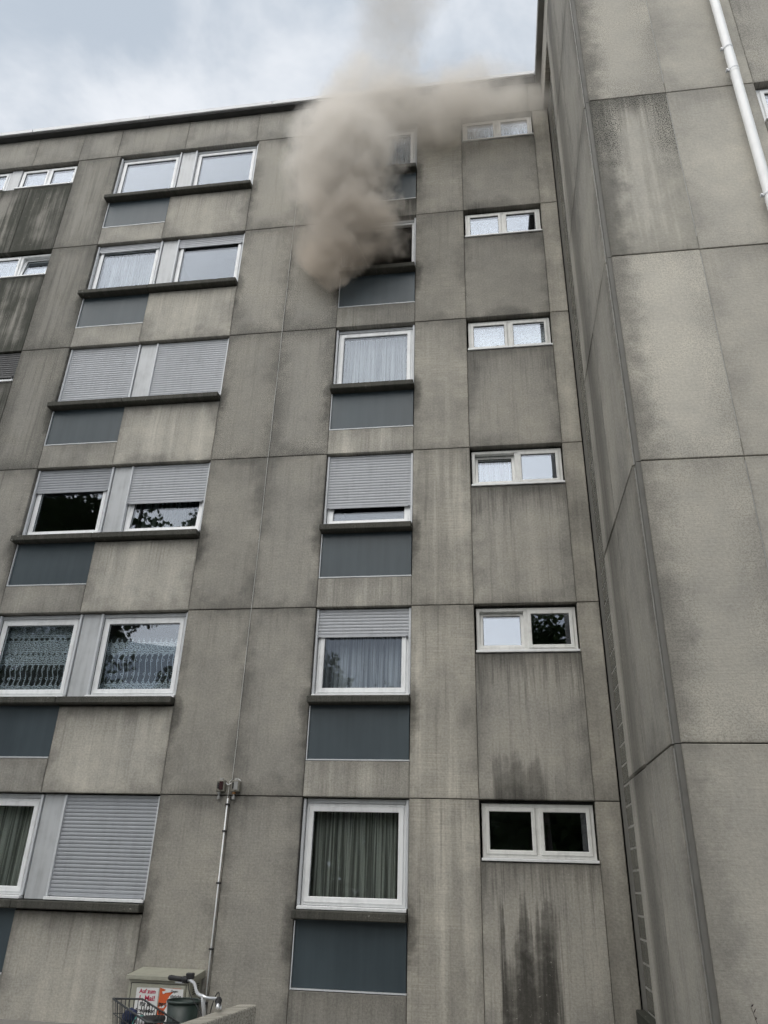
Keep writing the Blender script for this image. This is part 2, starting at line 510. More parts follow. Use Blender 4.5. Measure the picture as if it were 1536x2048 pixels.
def conc_box(parent, name, x0, x1, y0, y1, z0, z1, **props):
    """a concrete block with chamfered edges; uv by dominant axis"""
    mb = MB().cbox(x0, x1, y0, y1, z0, z1, .012)
    o = mb.build(name, M['conc'], parent); me = o.data
    L = me.uv_layers.new(name='UVMap')
    for p in me.polygons:
        n = p.normal
        for li in p.loop_indices:
            q = me.vertices[me.loops[li].vertex_index].co
            if abs(n.z) > .7: L.data[li].uv = (q.x - x0, q.y - y0)
            elif abs(n.x) > .7: L.data[li].uv = (q.y - y0, q.z - z0)
            else: L.data[li].uv = (q.x - x0, q.z - z0)
    q = dict(PROPS); q.update(w=x1 - x0, h=z1 - z0); q.update(props)
    for k_, v_ in q.items(): o[k_] = float(v_)
    return o


# ------------------------------------------------------------------ ground
H = 2.8
gm, t = mat('paved_ground')
g = t.new('ShaderNodeNewGeometry'); n = t.noise(g.outputs['Position'], .7, 6, .6); n2 = t.noise(g.outputs['Position'], 14.0, 5, .6)
b = principled(t, t.mix((n * .7 + n2 * .3).cl(), (.16, .155, .14), (.27, .26, .24)), .9); finish(t, b, n2, .3, .01)
tag(MB().add([(-600, -600, 0), (600, -600, 0), (600, 600, 0), (-600, 600, 0)], [(0, 1, 2, 3)]).build('ground', gm, fix=False), kind='structure')

# ------------------------------------------------------------------ main building
MAIN = tag(empty('apartment_building', (-5, 0, 0)), 'grey concrete panel apartment block with rows of windows and slate blue infill panels', 'building')
WING = tag(empty('building_wing', (4, -4.15, 0)), 'projecting concrete wing with tall pale panels and a glass block strip beside the main facade', 'building')


def put(o, root):
    """parent an object built in world coordinates"""
    o.parent = root; o.matrix_parent_inverse = Matrix.Translation(-root.location)
    return o


class Root:
    """panel() and build() parent straight to this"""


def P_(root, *a, **k): return put(panel(None, *a, **k), root)
def B_(root, mb, name, m, **k): return put(mb.build(name, m, None, **k), root)
def C_(root, *a, **k): return put(conc_box(None, *a, **k), root)


XA, XF, XG, XL, XR, XC, XD, XE = -9.25, -4.86, -3.80, -2.745, -1.235, -.275, 1.26, 1.585
XM, XH = -6.735, -8.2
ZL = [0.0] + [k * H for k in range(1, 7)]

for k in range(6):
    z0, z1 = k * H, (k + 1) * H
    zb = -.25 if k == 0 else z0
    hi = k >= 3
    # full-height panels
    P_(MAIN, 'concrete_panel', XA, XH, zb, z1, tone=.86 + .03 * (k % 2), ledr=.9, lv=1.3 if k else 1.55, grime=.75, streak=.45, pit=.55 if hi else .25, moss=.25 if hi else .0, top=.15)
    P_(MAIN, 'concrete_panel', XF, XG, zb, z1, ledl=.8, lv=1.3 if k else 1.55, tone=(.88, .88, .86, .9, .96, .98)[k], grime=.8, streak=.22, pit=.45 if k in (3, 4, 5) else .1, board=.5, top=.25, warm=.1)
    P_(MAIN, 'concrete_panel', XG, XL, zb, z1, ledr=.9, lv=1.3 if k else 1.55, tone=(.88, .87, .85, .88, .92, .96)[k], grime=.85, streak=.22, pit=.6 if k in (3, 4) else .12, board=.5, top=.25)
    P_(MAIN, 'concrete_panel', XR, XC, zb, z1, ledl=1.0, lv=1.3 if k else 1.55, tone=(1.0, 1.02, 1.0, .92, .88, .92)[k], grime=.55, streak=.45 if k < 3 else .2, pale=(.75, .7, .75, .3, .1, .0)[k], pit=.0, board=1.0, top=.3, warm=.15)
    P_(MAIN, 'concrete_panel', XD, XE, zb, z1, tone=(.92, .98, 1.0, 1.03, 1.0, 1.0)[k], grime=.5, streak=.25, pale=.35, pit=.0, warm=.3, top=.1)
    # below the small windows
    P_(MAIN, 'concrete_panel', XC, XD, zb, z0 + 2.035, tone=(1.05, 1.10, 1.04, .86, .82, .92)[k], grime=(.4, .6, .75, .8, .8, .8)[k],
       streak=(.5, .45, .4, .35, .1, .15)[k], pale=(.15, .25, .3, .1, .0, .1)[k], top=(.65, .75, .7, .5, .25, .2)[k], board=.25,
       st_s=(1., .8, .6, .6, .6, .9)[k], st_h=(1.95, .70, .10, .08, 0., .22)[k], st_a=(.2, .19, .0, .1, 0., .05)[k], st_b=(.98, .96, 1.2, .5, 0., .5)[k], pit=.1)
    # below the central windows
    P_(MAIN, 'concrete_panel', XL, XR, zb, z0 + .49, tone=(.85, 1.12, 1.15, 1.08, .98, .98)[k], grime=.4, streak=.3, pale=(0, .6, .7, .6, .1, .1)[k], moss=(0, 0, 0, 0, 0, .7)[k], top=(.3, .3, .3, .3, .3, .9)[k], board=.3)
    # left group
    P_(MAIN, 'concrete_panel', XH, XM, zb, z0 + .49, tone=1.0, grime=.5, streak=.2, pale=.2, pit=.1, board=.3)
    P_(MAIN, 'concrete_panel', XM, XF, zb, z0 + 1.27, tone=(1.16, 1.24, 1.22, 1.2, 1.12, 1.06)[k], grime=.78, streak=.3, pale=(.3, .3, .35, .4, .25, .2)[k], top=.3, pit=.05, board=.2, warm=.1)
    # far left group below the small windows
    for x0, x1 in ((-10.30, XA), (-11.6, -10.30), (-13.2, -11.6)):
        P_(MAIN, 'concrete_panel', x0, x1, zb, z0 + 2.035, tone=.78, grime=.7, streak=.5, pit=.7 if hi else .2, moss=1.0 if hi else .3, top=.5)
    # blue infill panels with metal trims
    for x0, x1 in ((XL, XR), (XH, XM)):
        q = B_(MAIN, MB().cbox(x0 + .02, x1 - .012, .030, .07, z0 + .515, z0 + 1.285, .004), 'infill_panel', M['blue'])
        put_l = MB().box(x0 + .006, x1 - .004, .004, .065, z0 + .494, z0 + .512)
        B_(MAIN, put_l, 'metal_trim', M['alu'])
        B_(MAIN, MB().box(x0 + .006, x0 + .019, .006, .06, z0 + .513, z0 + 1.27), 'metal_trim', M['alu'])
    # ledges
    kw = dict(tone=.46, grime=.6, streak=.5, pit=.7, moss=.5, top=.3, board=.2)
    C_(MAIN, 'window_ledge', XL - .012, XR - .004, -.135, .12, z0 + 1.288, z0 + 1.395, **kw)
    C_(MAIN, 'window_ledge', XH - .06, XM - .012, -.135, .12, z0 + 1.288, z0 + 1.392, **kw)
    C_(MAIN, 'window_ledge', XM - .008, XF - .004, -.135, .12, z0 + 1.288, z0 + 1.392, **kw)

# attic band
for x0, x1 in zip((-13.2, -11.6, -10.45, -9.27, -8.3, -6.63, -4.92, -3.87, -2.745, -1.235, 0.1), (-11.6, -10.45, -9.27, -8.3, -6.63, -4.92, -3.87, -2.745, -1.235, 0.1, 1.2)):
    P_(MAIN, 'attic_panel', x0, x1, 6 * H, 17.74, tone=.98, grime=.55, streak=.2, pit=.35, board=.3, top=.1, moss=.1)
P_(MAIN, 'attic_panel', 1.2, XE, 6 * H, 17.74, tone=1.0, grime=.4, streak=.2, board=.3)
# roof coping: soffit board and pale metal edge
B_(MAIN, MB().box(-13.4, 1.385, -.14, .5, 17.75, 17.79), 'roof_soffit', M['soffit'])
xs = [-13.4, -10.6, -7.6, -4.6, -1.6, 1.368]
for x0, x1 in zip(xs[:-1], xs[1:]):
    B_(MAIN, MB().cbox(x0 + .003, x1 - .003, -.175, .3, 17.793, 17.905, .008), 'coping', M['coping'])
# rooms behind the windows: slabs, back wall, side wall, roof
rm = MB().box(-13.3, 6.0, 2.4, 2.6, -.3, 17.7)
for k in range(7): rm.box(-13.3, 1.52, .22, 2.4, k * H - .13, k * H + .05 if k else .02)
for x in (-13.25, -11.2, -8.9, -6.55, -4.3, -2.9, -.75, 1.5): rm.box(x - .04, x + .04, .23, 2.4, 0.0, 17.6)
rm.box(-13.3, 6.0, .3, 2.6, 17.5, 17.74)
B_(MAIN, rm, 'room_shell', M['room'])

# ------------------------------------------------------------------ windows
def shutter_mesh(x0, x1, z0, z1, y):
    """interlocking convex slats and an end bar"""
    mb = MB(); pitch = .052
    prof = [(.000, 0.0), (-.007, .012), (-.009, .026), (-.007, .040), (.000, .050), (.004, .052)]
    z = z0 + .045; ring = []
    while z < z1:
        for d, h in prof:
            if z + h > z1: break
            ring.append((y + d, z + h))
        z += pitch
    vs = []; fs = []
    for yy, zz in ring: vs += [(x0, yy, zz), (x1, yy, zz)]
    for i in range(len(ring) - 1): fs.append((2 * i, 2 * i + 1, 2 * i + 3, 2 * i + 2))
    mb.add(vs, fs)
    mb.cbox(x0, x1, y - .012, y + .01, z0, z0 + .045, .004)
    for x in (x0 + .04, x1 - .04): mb.cbox(x - .014, x + .014, y - .03, y - .008, z0 + .006, z0 + .03, .004)
    return mb


def sash(parent, x0, x1, z0, z1, y, m, tilt=0.0, w=.07, gl='glass'):
    """casement: profile, gasket and pane, tilted inwards about its foot"""
    mb = MB().ring(x0, x1, z0, z1, w, y, y + .06)
    s = mb.build('sash', m)
    p = MB().box(x0 + w - .008, x1 - w + .008, y + .028, y + .05, z0 + w - .008, z1 - w + .008).build('pane', M[gl])
    gk = MB().ring(x0 + w - .012, x1 - w + .012, z0 + w - .012, z1 - w + .012, .016, y + .014, y + .027, c=.003).build('gasket', M['dark'])
    for o in (s, p, gk):
        if tilt < 0:      # side-hung, swung into the room
            o.data.transform(Matrix.Translation((x0, y + .06, 0)) @ Matrix.Rotation(-R(tilt), 4, 'Z') @ Matrix.Translation((-x0, -y - .06, 0)))
        elif tilt:
            mt = Matrix.Translation((0, y + .03, z0)) @ Matrix.Rotation(-R(tilt), 4, 'X') @ Matrix.Translation((0, -y - .03, -z0))
            o.data.transform(mt)
        o.parent = parent; o.matrix_parent_inverse = parent.matrix_world.inverted()
    return s


def sub(parent, mb, name, m, **k):
    o = mb.build(name, m, None, **k); o.parent = parent
    o.matrix_parent_inverse = Matrix.Translation(-MAIN.location) if False else Matrix.Identity(4)
    return o


def big_window(x0, x1, k, shut=None, tilt=0.0, shm='shut', pvc='pvc', top=.0):
    """roller-shutter window between x0 and x1 on storey k; shut = z of the shutter's foot or None"""
    z0, z1 = k * H + 1.395, (k + 1) * H - .012
    yf = .125
    fr = MB().ring(x0 + .045, x1 - .045, z0 + .05, z1 - .06, .05, yf, yf + .08).build('window', M[pvc])
    ch = []
    ch.append(sash(fr, x0 + .082, x1 - .082, z0 + .088, z1 - .098, yf - .022, M[pvc], tilt, .072))
    s = MB().cbox(x0 + .02, x1 - .02, .0, yf + .01, z0 + .006, z0 + .048, .005)
    for i in range(4):
        xx = x0 + .18 + i * (x1 - x0 - .36) / 3
        s.box(xx - .012, xx + .012, -.004, .0, z0 + .016, z0 + .024)
    ch.append(sub(fr, s, 'window_sill', M['white_metal']))
    g_ = MB()
    for xa, xb in ((x0 + .008, x0 + .044), (x1 - .044, x1 - .008)):
        ch.append(sub(fr, MB().cbox(xa, xb, .055, .124, z0 + .05, z1 - .005, .004), 'guide_rail', M['alu']))
    ch.append(sub(fr, MB().cbox(x0 + .046, x1 - .046, .11, .2, z1 - .058, z1, .004), 'shutter_box', M['alu']))
    if shut is not None:
        ch.append(sub(fr, shutter_mesh(x0 + .03, x1 - .03, shut, z1 - .004, .088), 'roller_shutter', M[shm]))
    put(fr, MAIN)
    for c in fr.children: c.matrix_parent_inverse = Matrix.Identity(4)
    return fr


def small_window(root, x0, x1, k, tilts=(0, 0), y=.10, plane=0.0, m='pvc_old', zoff=0.0, shut=None):
    """two-light bathroom window"""
    z0, z1 = k * H + 2.04 + zoff, (k + 1) * H - .010 + zoff
    ya = plane + y
    fr = MB().ring(x0 + .015, x1 - .015, z0 + .04, z1 - .03, .055, ya, ya + .08)
    xm = (x0 + x1) / 2
    fr.cbox(xm - .032, xm + .032, ya + .002, ya + .075, z0 + .094, z1 - .084, .004)
    fr = fr.build('window', M[m])
    sash(fr, x0 + .062, xm - .026, z0 + .086, z1 - .078, ya - .02 + (.02 if tilts[0] else 0), M[m], tilts[0], .055, 'glass_c')
    sash(fr, xm + .026, x1 - .062, z0 + .086, z1 - .078, ya - .02 + (.02 if tilts[1] else 0), M[m], tilts[1], .055, 'glass_c')
    s = MB().cbox(x0 + .004, x1 - .004, plane - .022, ya + .02, z0 + .002, z0 + .038, .005)
    sub(fr, s, 'window_sill', M['white_metal'])
    sub(fr, MB().box(x0 + .006, x1 - .006, ya + .03, ya + .09, z1 - .03, z1 + .002), 'head_board', M['soffit'])
    if shut: sub(fr, shutter_mesh(x0 + .03, x1 - .03, z0 + shut, z1, plane + .055), 'roller_shutter', M['dark_pane'])  # no real shutter: dark slats added as a stand-in for dark glass
    put(fr, root)
    for c in fr.children: c.matrix_parent_inverse = Matrix.Identity(4)
    return fr


XML, XMR = -6.70, -6.375
SH_C = {1: 5.13, 2: 7.37}
for k in range(6):
    big_window(XL, XR, k, SH_C.get(k), tilt=(0, 0, 6, 0, -78, 0)[k])
LSH = {0: (None, 1.45), 1: (None, None), 2: (7.91, 7.62), 3: (9.86, 9.86), 4: (13.80, 13.74), 5: (None, None)}
for k in range(6):
    a, b_ = LSH[k]
    big_window(XH, XML, k, a, shm='shut2' if k == 2 else 'shut')
    big_window(XMR, XF, k, b_, tilt=(5 if k == 2 else 0), shm='shut2' if k == 0 else 'shut')
    B_(MAIN, MB().cbox(XML + .002, XMR - .002, .085, .15, k * H + 1.4, (k + 1) * H - .01, .006), 'mullion_cover', M['mull'])
TL = {1: (7, 0), 2: (9, 0)}
for k in range(6):
    small_window(MAIN, XC + .012, XD - .006, k, TL.get(k, (0, 0)))
for k in range(6):
    small_window(MAIN, -10.72, XA, k, (0, 8) if k == 4 else (0, 0), m='pvc', shut=(.14 if k == 3 else None))
    small_window(MAIN, -12.45, -11.0, k, m='pvc')
    B_(MAIN, MB().cbox(-10.995, -10.725, .085, .15, k * H + 2.04, (k + 1) * H - .01, .006), 'mullion_cover', M['mull'])

# ------------------------------------------------------------------ wing
ZW = [-.25, 2.88, 5.63, 8.39, 11.17, 14.0, 16.8]
YW, XW = -4.15, 1.47
for i, (z0, z1) in enumerate(zip(ZW[:-1], ZW[1:])):
    P_(WING, 'concrete_panel', 1.535, 2.52, z0, z1, YW, grain=.6, lft=(.4, .6, .75, .9, .9, .9)[i], tone=(1.22, 1.26, 1.28, 1.24, 1.24, 1.24)[i], ptop=(0, 0, 0, 1, 0, 0)[i], grime=.3, streak=.0, pit=(.1, .25, .3, 1.0, .4, .4)[i], board=.12,
      top=(.1, .1, .1, .7, .1, .1)[i], moss=(0, 0, 0, .35, .0, 0)[i], warm=.15)
    P_(WING, 'concrete_panel', 2.52, 3.61, z0, z1, YW, grain=.6, tone=(1.22, 1.2, 1.2, 1.15, 1.16, 1.17)[i], grime=.3, streak=.0, pit=.12, board=.12, warm=.1)
    zt = i * H + 2.03
    P_(WING, 'concrete_panel', 3.61, 5.13, z0, zt, YW, tone=1.0, grime=.6, streak=.3, pit=.4)
    P_(WING, 'concrete_panel', 5.13, 6.6, z0, z1, YW, tone=1.0, grime=.6, streak=.3, pit=.3)
    small_window(WING, 3.625, 5.12, i, plane=YW, m='pvc')
    # return wall, facing the inner corner
    P_(WING, 'concrete_panel', -2.79, -1.64, z0, z1, XW, 'side', tone=.86, grime=.35, streak=.5, pit=.0, board=.0, top=.25, ul=.9, ubnd=.9, moss=.12, c=.02)
    P_(WING, 'concrete_panel', -4.05, -2.79, z0, z1, XW, 'side', tone=.93, grime=.55, streak=.3, pit=.0, board=.0, top=.25, moss=.08)
    B_(WING, MB().box(1.492, 1.55, -4.128, -4.03, z0 + .004, z1 - .004), 'corner_strip', M['strip'])
    B_(WING, MB().box(1.482, 1.50, -4.058, -4.053, z0 + .01, z1 - .03), 'sealant_strip', M['sealant'])
    B_(WING, MB().box(2.5165, 2.5235, -4.147, -4.1, z0 + .2, z1 - .05), 'sealant_strip', M['sealant'])
P_(WING, 'attic_panel', -4.15, -.02, 16.8, 17.74, 1.50, 'side', tone=1.05, grime=.4, streak=.3, thick=.1)
for x0, x1 in ((1.61, 2.52), (2.52, 3.61), (3.61, 5.13), (5.13, 6.6)):
    P_(WING, 'attic_panel', x0, x1, 16.8, 17.74, YW, tone=1.1)
B_(WING, MB().box(1.39, 6.8, -4.32, .5, 17.752, 17.79), 'roof_soffit', M['soffit_grey'])
for y0, y1 in ((-4.34, -2.3), (-2.3, .3)):
    B_(WING, MB().cbox(1.372, 1.75, y0 + .003, y1 - .003, 17.793, 17.905, .008), 'coping', M['coping'])
B_(WING, MB().cbox(1.76, 6.8, -4.34, -4.0, 17.793, 17.905, .008), 'coping', M['coping'])
B_(WING, MB().box(1.76, 6.8, -3.99, 2.6, 17.795, 17.87), 'roof', M['soffit'])
B_(WING, MB().box(1.66, 6.6, -2.0, -1.66, -.25, 17.7).box(6.6, 6.8, -4.15, 2.6, -.25, 17.74).box(1.70, 6.6, -2.3, -2.01, -.2, 17.7), 'wing_shell', M['room'])
for k in range(1, 6): pass
# glass block strip in the inner corner
gb = B_(WING, MB().box(1.604, 1.66, -1.66, -.352, -.2, 16.78), 'glass_block_wall', M['mortar'])
B_(WING, MB().box(1.60, 1.66, -.35, -.004, -.2, 16.78).box(1.64, 1.72, -4.1, -.004, 16.785, 17.75), 'corner_infill', M['strip'])
bm_ = MB().cbox(-.014, .02, -.1165, .1165, -.1165, .1165, .012).mesh('glass_block'); bm_.materials.append(M['block'])
for r_ in range(66):
    for c_ in range(4):
        o = bpy.data.objects.new('glass_block', bm_); COL.objects.link(o); o.parent = gb
        o.location = (1.612, -.475 - c_ * .245, .62 + r_ * .245)
C_(WING, 'sill_block', 1.50, 1.70, -1.2, -.1, -.2, .49, tone=.35, moss=1.0, pit=1.0, grime=.6)

# ------------------------------------------------------------------ downpipe on the wing
DP = tag(empty('downpipe', (3.36, -4.27, 0)), 'white round rain downpipe running down the wing', 'downpipe')
px_, py_ = 3.36, -4.27
segs = [(-.1, 3.4), (3.4, 7.4), (7.4, 11.36), (11.36, 14.6), (14.6, 17.7)]
for a, b_ in segs: B_(DP, MB().tube([(px_, py_, a + (b_ - a) * i / 6) for i in range(7)], .058, 24, False), 'pipe', M['pipe_white'], smooth=True)
for z in (3.4, 7.4, 11.36, 14.6): B_(DP, MB().tube([(px_, py_, z - .12), (px_, py_, z + .05), (px_, py_, z + .22)], .0603, 24, False), 'coupling', M['pipe_white'], smooth=True)
for z in (2.2, 5.6, 9.0, 11.28, 11.72, 15.0):
    q = B_(DP, MB().tube([(px_, py_, z), (px_, py_, z + .022)], .0625, 20).box(px_ - .1, px_ - .06, py_ - .012, py_ + .012, z, z + .03).box(px_ - .012, px_ + .012, py_ + .06, py_ + .14, z + .005, z + .025), 'bracket', M['alu'])
    bo = MB().tube([(px_ - .09, py_ - .03, z + .015), (px_ - .09, py_ + .03, z + .015)], .01, 8)
    B_(DP, bo, 'bolt', M['chrome'])

# ------------------------------------------------------------------ curtains
def curtain(label, x0, x1, z0, z1, y, m, waves, amp, group=None, gather=0.0):
    n = waves * 6; rows = 8; vs = []; fs = []; uv = []
    ph = random.random() * 9
    xs_ = [x0 + (x1 - x0) * i / n for i in range(n + 1)]
    for j in range(rows + 1):
        f = j / rows; z = z0 + (z1 - z0) * f
        for i, x in enumerate(xs_):
            a = 2 * math.pi * waves * i / n
            yy = y + amp * (math.sin(a + .5 * math.sin(a * .37 + ph) + (1 - f) * .5 * math.sin(i * .7)) + .4 * math.sin(a * .43 + ph))
            xx = x + gather * (1 - f) * (x - (x0 + x1) / 2) + .006 * math.sin(a * .61 + ph + f * 2)
            vs.append((xx, yy, z)); uv.append((x - x0, z - z0))
    for j in range(rows):
        for i in range(n):
            q = j * (n + 1) + i; fs.append((q, q + 1, q + n + 2, q + n + 1))
    me = bpy.data.meshes.new('curtain'); me.from_pydata(vs, [], fs); me.update()
    L = me.uv_layers.new(name='UVMap')
    for lp in me.loops: L.data[lp.index].uv = uv[lp.vertex_index]
    for p in me.polygons: p.use_smooth = True
    me.materials.append(m)
    return tag(link('curtain', me), label, 'curtain', group)


def zwin(k): return k * H + 1.47, (k + 1) * H - .1
z0, z1 = zwin(0); curtain('grey green pleated drape in the lowest window of the middle column', XL + .1, XR - .1, z0 + .02, z1, .33, M['drape'], 15, .022)
curtain('gathered grey green net in the lowest window beside the closed shutter', XH + .1, XML - .1, z0, z1, .32, M['drape'], 16, .02)
z0, z1 = zwin(1); curtain('blue grey voile below the short shutter, second storey, middle column', XL + .1, XR - .1, z0 + .02, z1, .33, M['drape_blue'], 13, .02)
curtain('patterned lace curtain with stacked bands, cut by the photo edge', XH + .06, XML - .1, z0 - .02, z1, .27, M['lace'], 12, .01)
curtain('patterned lace curtain with scrolls whose glass mirrors tree and sky', XMR + .1, XF - .1, z0 - .02, z1 - .25, .27, M['lace2'], 12, .01)
z0, z1 = zwin(2); curtain('dark drape behind the half lowered shutter next to the mullion cover, third storey', XMR + .1, XF - .1, z0, z1, .45, M['drape_dark'], 9, .025)
z0, z1 = zwin(3); curtain('white sheer curtain filling the window directly below the smoking one', XL + .1, XR - .1, z0, z1, .28, M['sheer'], 14, .022)
z0, z1 = zwin(4); curtain('white sheer curtain two storeys below the roof, in the double window group', XH + .1, XML - .1, z0, z1, .28, M['sheer'], 16, .02)
z0, z1 = zwin(5); curtain('white net half hidden by smoke, top storey, middle column', XL + .1, XR - .1, z0, z1, .28, M['sheer_thin'], 12, .02)
z0, z1 = 3 * H + 2.12, 4 * H - .1
xm = (XC + XD) / 2
curtain('white lace valance in the light nearer the middle column, fourth storey small window', XC + .07, xm - .04, z0 + .07, z1, .24, M['lace_v'], 5, .008)
curtain('white lace valance in the light nearer the inner corner, fourth storey small window', xm + .04, XD - .07, z0 + .12, z1, .24, M['lace_v'], 5, .008)
z0, z1 = 5 * H + 2.12, 6 * H - .1
curtain('white sheer curtain in the light nearer the middle column, topmost small window', XC + .07, xm - .04, z0, z1, .24, M['sheer'], 6, .012)
curtain('white sheer curtain in the light nearer the inner corner, topmost small window', xm + .04, XD - .07, z0, z1, .24, M['sheer'], 6, .012)
z0, z1 = 4 * H + 2.12, 5 * H - .1
curtain('grey net in the light nearer the middle column, fifth storey small window', XC + .07, xm - .04, z0, z1 - .2, .25, M['sheer_thin'], 5, .012)
curtain('pale roller blind cloth in the tilted light of the fifth storey far window', -9.93, -9.32, z0 - .02, z1, .36, M['drape'], 6, .015)
curtain('white net in the closed light of the fifth storey far window', -10.66, -10.03, z0, z1, .25, M['sheer'], 6, .015)
z0, z1 = 2 * H + 2.12, 3 * H - .1
curtain('pale grey cloth behind the tilted light of the third storey small window', XC + .07, xm - .04, z0, z1, .34, M['drape_blue'], 3, .01)

# ------------------------------------------------------------------ cable, conduit and sensor boxes on the joint
cb = MB()
pts = [(XG, -.004, 16.8 - i * (16.8 - 3.02) / 24) for i in range(25)]
cb.tube([(p[0] + random.uniform(-.004, .004), p[1], p[2]) for p in pts] + [(XG - .03, -.02, 2.99), (XG - .035, -.012, 2.9), (XG - .04, -.012, 2.74)], .0055, 6)
tag(cb.build('cable', M['cable']), 'thin pale cable running up the facade joint above the sensor boxes', 'cable')
CD = tag(empty('conduit', (XG, -.02, 0)), 'pale round conduit clamped to the wall below the sensor boxes', 'conduit')
B_(CD, MB().tube([(XG - .03, -.022, 2.76), (XG - .025, -.022, .0)], .0105, 10), 'pipe', M['white_metal'], smooth=True)
for z in (2.68, 2.33, 1.68, .9, .3): B_(CD, MB().cbox(XG - .055, XG - .0, -.04, .004, z - .012, z + .012, .004), 'clamp', M['dark'])


def sensor(x, label, cover, gland):
    r = tag(empty('sensor_box', (x, 0, 2.85)), label, 'sensor', 'sensor boxes on the facade joint')
    B_(r, MB().cbox(x - .062, x + .062, -.085, -.002, 2.845, 3.0, .008), 'housing', M['sens'])
    B_(r, MB().ring(x - .056, x + .056, 2.852, 2.993, .012, -.092, -.084), 'bezel', M['sens'])
    B_(r, MB().cbox(x - .018, x + .042, -.098, -.086, 2.868, 2.98, .004), 'cover', M[cover])
    B_(r, MB().cbox(x - .042, x - .022, -.094, -.086, 2.885, 2.965, .003), 'button', M['dark'])
    B_(r, MB().cbox(x - .03, x + .02, -.06, -.02, 2.999, 3.03, .006), 'lug', M['sealant'])
    B_(r, MB().tube([(x - .02, -.045, 2.845), (x - .02, -.045, 2.815)], .026, 10), 'gland', M[gland])
    B_(r, MB().tube([(x - .02, -.045, 2.815), (x - .02, -.045, 2.79), (x - .02, -.045, 2.785), (x - .02, -.045, 2.745)], [.012, .012, .022, .022], 10), 'plug', M['sensgrey'])
    return r


s1 = sensor(XG - .14, 'small sensor box with a dark red cover on the facade joint', 'sensred', 'sensgrey')
s2 = sensor(XG + .08, 'small sensor box with a grey cover and looped wire', 'sensgrey', 'brass')
B_(s2, MB().tube([(XG + .09 + .05 * math.sin(a), -.045, 2.985 + .035 * math.cos(a) - .0) for a in [i * .3 for i in range(0, 12)]], .006, 6), 'wire', M['white_metal'])
B_(s1, MB().tube([(XG - .08, -.03, 2.97), (XG - .05, -.03, 2.94), (XG - .03, -.025, 2.95), (XG + .01, -.03, 2.97)], .006, 6), 'wire', M['white_metal'])
B_(s2, MB().cbox(XG - .0, XG + .055, -.012, .0, 2.742, 2.752, .002), 'bracket', M['dark'])

# ------------------------------------------------------------------ cable cabinet with posters
CB = tag(empty('utility_cabinet', (-4.3, -.25, 0)), 'beige metal utility cabinet with posters standing against the facade', 'cabinet')
cx0, cx1, cyf = -4.70, -3.90, -.45
B_(CB, MB().cbox(cx0, cx1, cyf, -.03, 0, .575, .006), 'body', M['cab'])
hood = MB().add([(cx0 - .03, cyf - .04, .575), (cx1 + .03, cyf - .04, .575), (cx1 + .03, -.015, .575), (cx0 - .03, -.015, .575),
                 (cx0 - .03, cyf - .04, .615), (cx1 + .03, cyf - .04, .615), (cx1 + .03, -.015, .665), (cx0 - .03, -.015, .665)],
                [(0, 1, 2, 3), (4, 5, 6, 7), (0, 1, 5, 4), (1, 2, 6, 5), (2, 3, 7, 6), (3, 0, 4, 7)])
B_(CB, hood, 'hood', M['cab'])
B_(CB, MB().cbox(cx0 + .05, cx1 - .05, cyf - .012, cyf + .004, .03, .525, .005), 'door', M['cab'])
B_(CB, MB().ring(cx0 + .035, cx1 - .035, .015, .54, .006, cyf - .004, cyf + .002, c=.001), 'door_seam', M['dark'])
for i in range(5): B_(CB, MB().cbox(cx1 - .002, cx1 + .004, -.38 + .05, -.12, .42 + i * .025, .43 + i * .025, .001), 'vent_slot', M['dark'])


def flat(name, col, rough=.8):
    m, t = mat(name)
    g = t.new('ShaderNodeNewGeometry'); n = t.noise(g.outputs['Position'], 28.0, 5, .65)
    c = t.mix(n.ss(.5, .8) * .35, col, tuple(q * .5 for q in col))
    finish(t, principled(t, c, rough))
    return m


M['paper'] = flat('white_paper', (.70, .70, .69)); M['orange'] = flat('orange_paper', (.62, .11, .03))
M['ink'] = flat('black_ink', (.02, .02, .02)); M['crimson'] = flat('crimson_ink', (.42, .012, .06)); M['red'] = flat('red_print', (.55, .05, .04))


def text(root, s_, x, z, size, y, m, bold=.0, w=None):
    cu = bpy.data.curves.new('lettering', 'FONT'); cu.body = s_; cu.size = size; cu.offset = bold; cu.extrude = .0004
    cu.align_x = 'CENTER'; cu.materials.append(m)
    o = link('lettering', cu); o.location = (x, y, z); o.rotation_euler = (R(90), 0, 0)
    bpy.context.view_layer.update()
    k_ = w / o.dimensions.x if w and o.dimensions.x > 0 else 1.0
    me = bpy.data.meshes.new_from_object(o)            # real mesh letters
    bpy.data.objects.remove(o)
    me.transform(Matrix.Translation((x, y, z)) @ Matrix.Rotation(R(90), 4, 'X') @ Matrix.Diagonal((k_, 1, 1, 1)))
    return put(link('lettering', me), root)


PO = tag(empty('poster', (-4.42, -.463, .3)), 'white poster with crimson Auf zum 1. Mai! lettering on the cabinet', 'poster')
yp = -.466
B_(PO, MB().add([(-4.575, yp, .12), (-4.285, yp, .12), (-4.287, yp, .493), (-4.578, yp, .487), (-4.575, yp + .002, .12), (-4.285, yp + .002, .12), (-4.287, yp + .002, .493), (-4.578, yp + .002, .487)],
                [(0, 1, 2, 3), (4, 5, 6, 7), (0, 1, 5, 4), (1, 2, 6, 5), (2, 3, 7, 6), (3, 0, 4, 7)]), 'sheet', M['paper'])
for s_, z, sz, m, w in (('Auf zum', .432, .062, 'crimson', .215), ('1. Mai!', .355, .075, 'crimson', .20), ('Für die', .298, .056, 'ink', .155), ('Revolution', .232, .056, 'ink', .25), ('auf den', .166, .056, 'ink', .2)):
    text(PO, s_, -4.43, z, sz, yp - .0015, M[m], .0022, w)
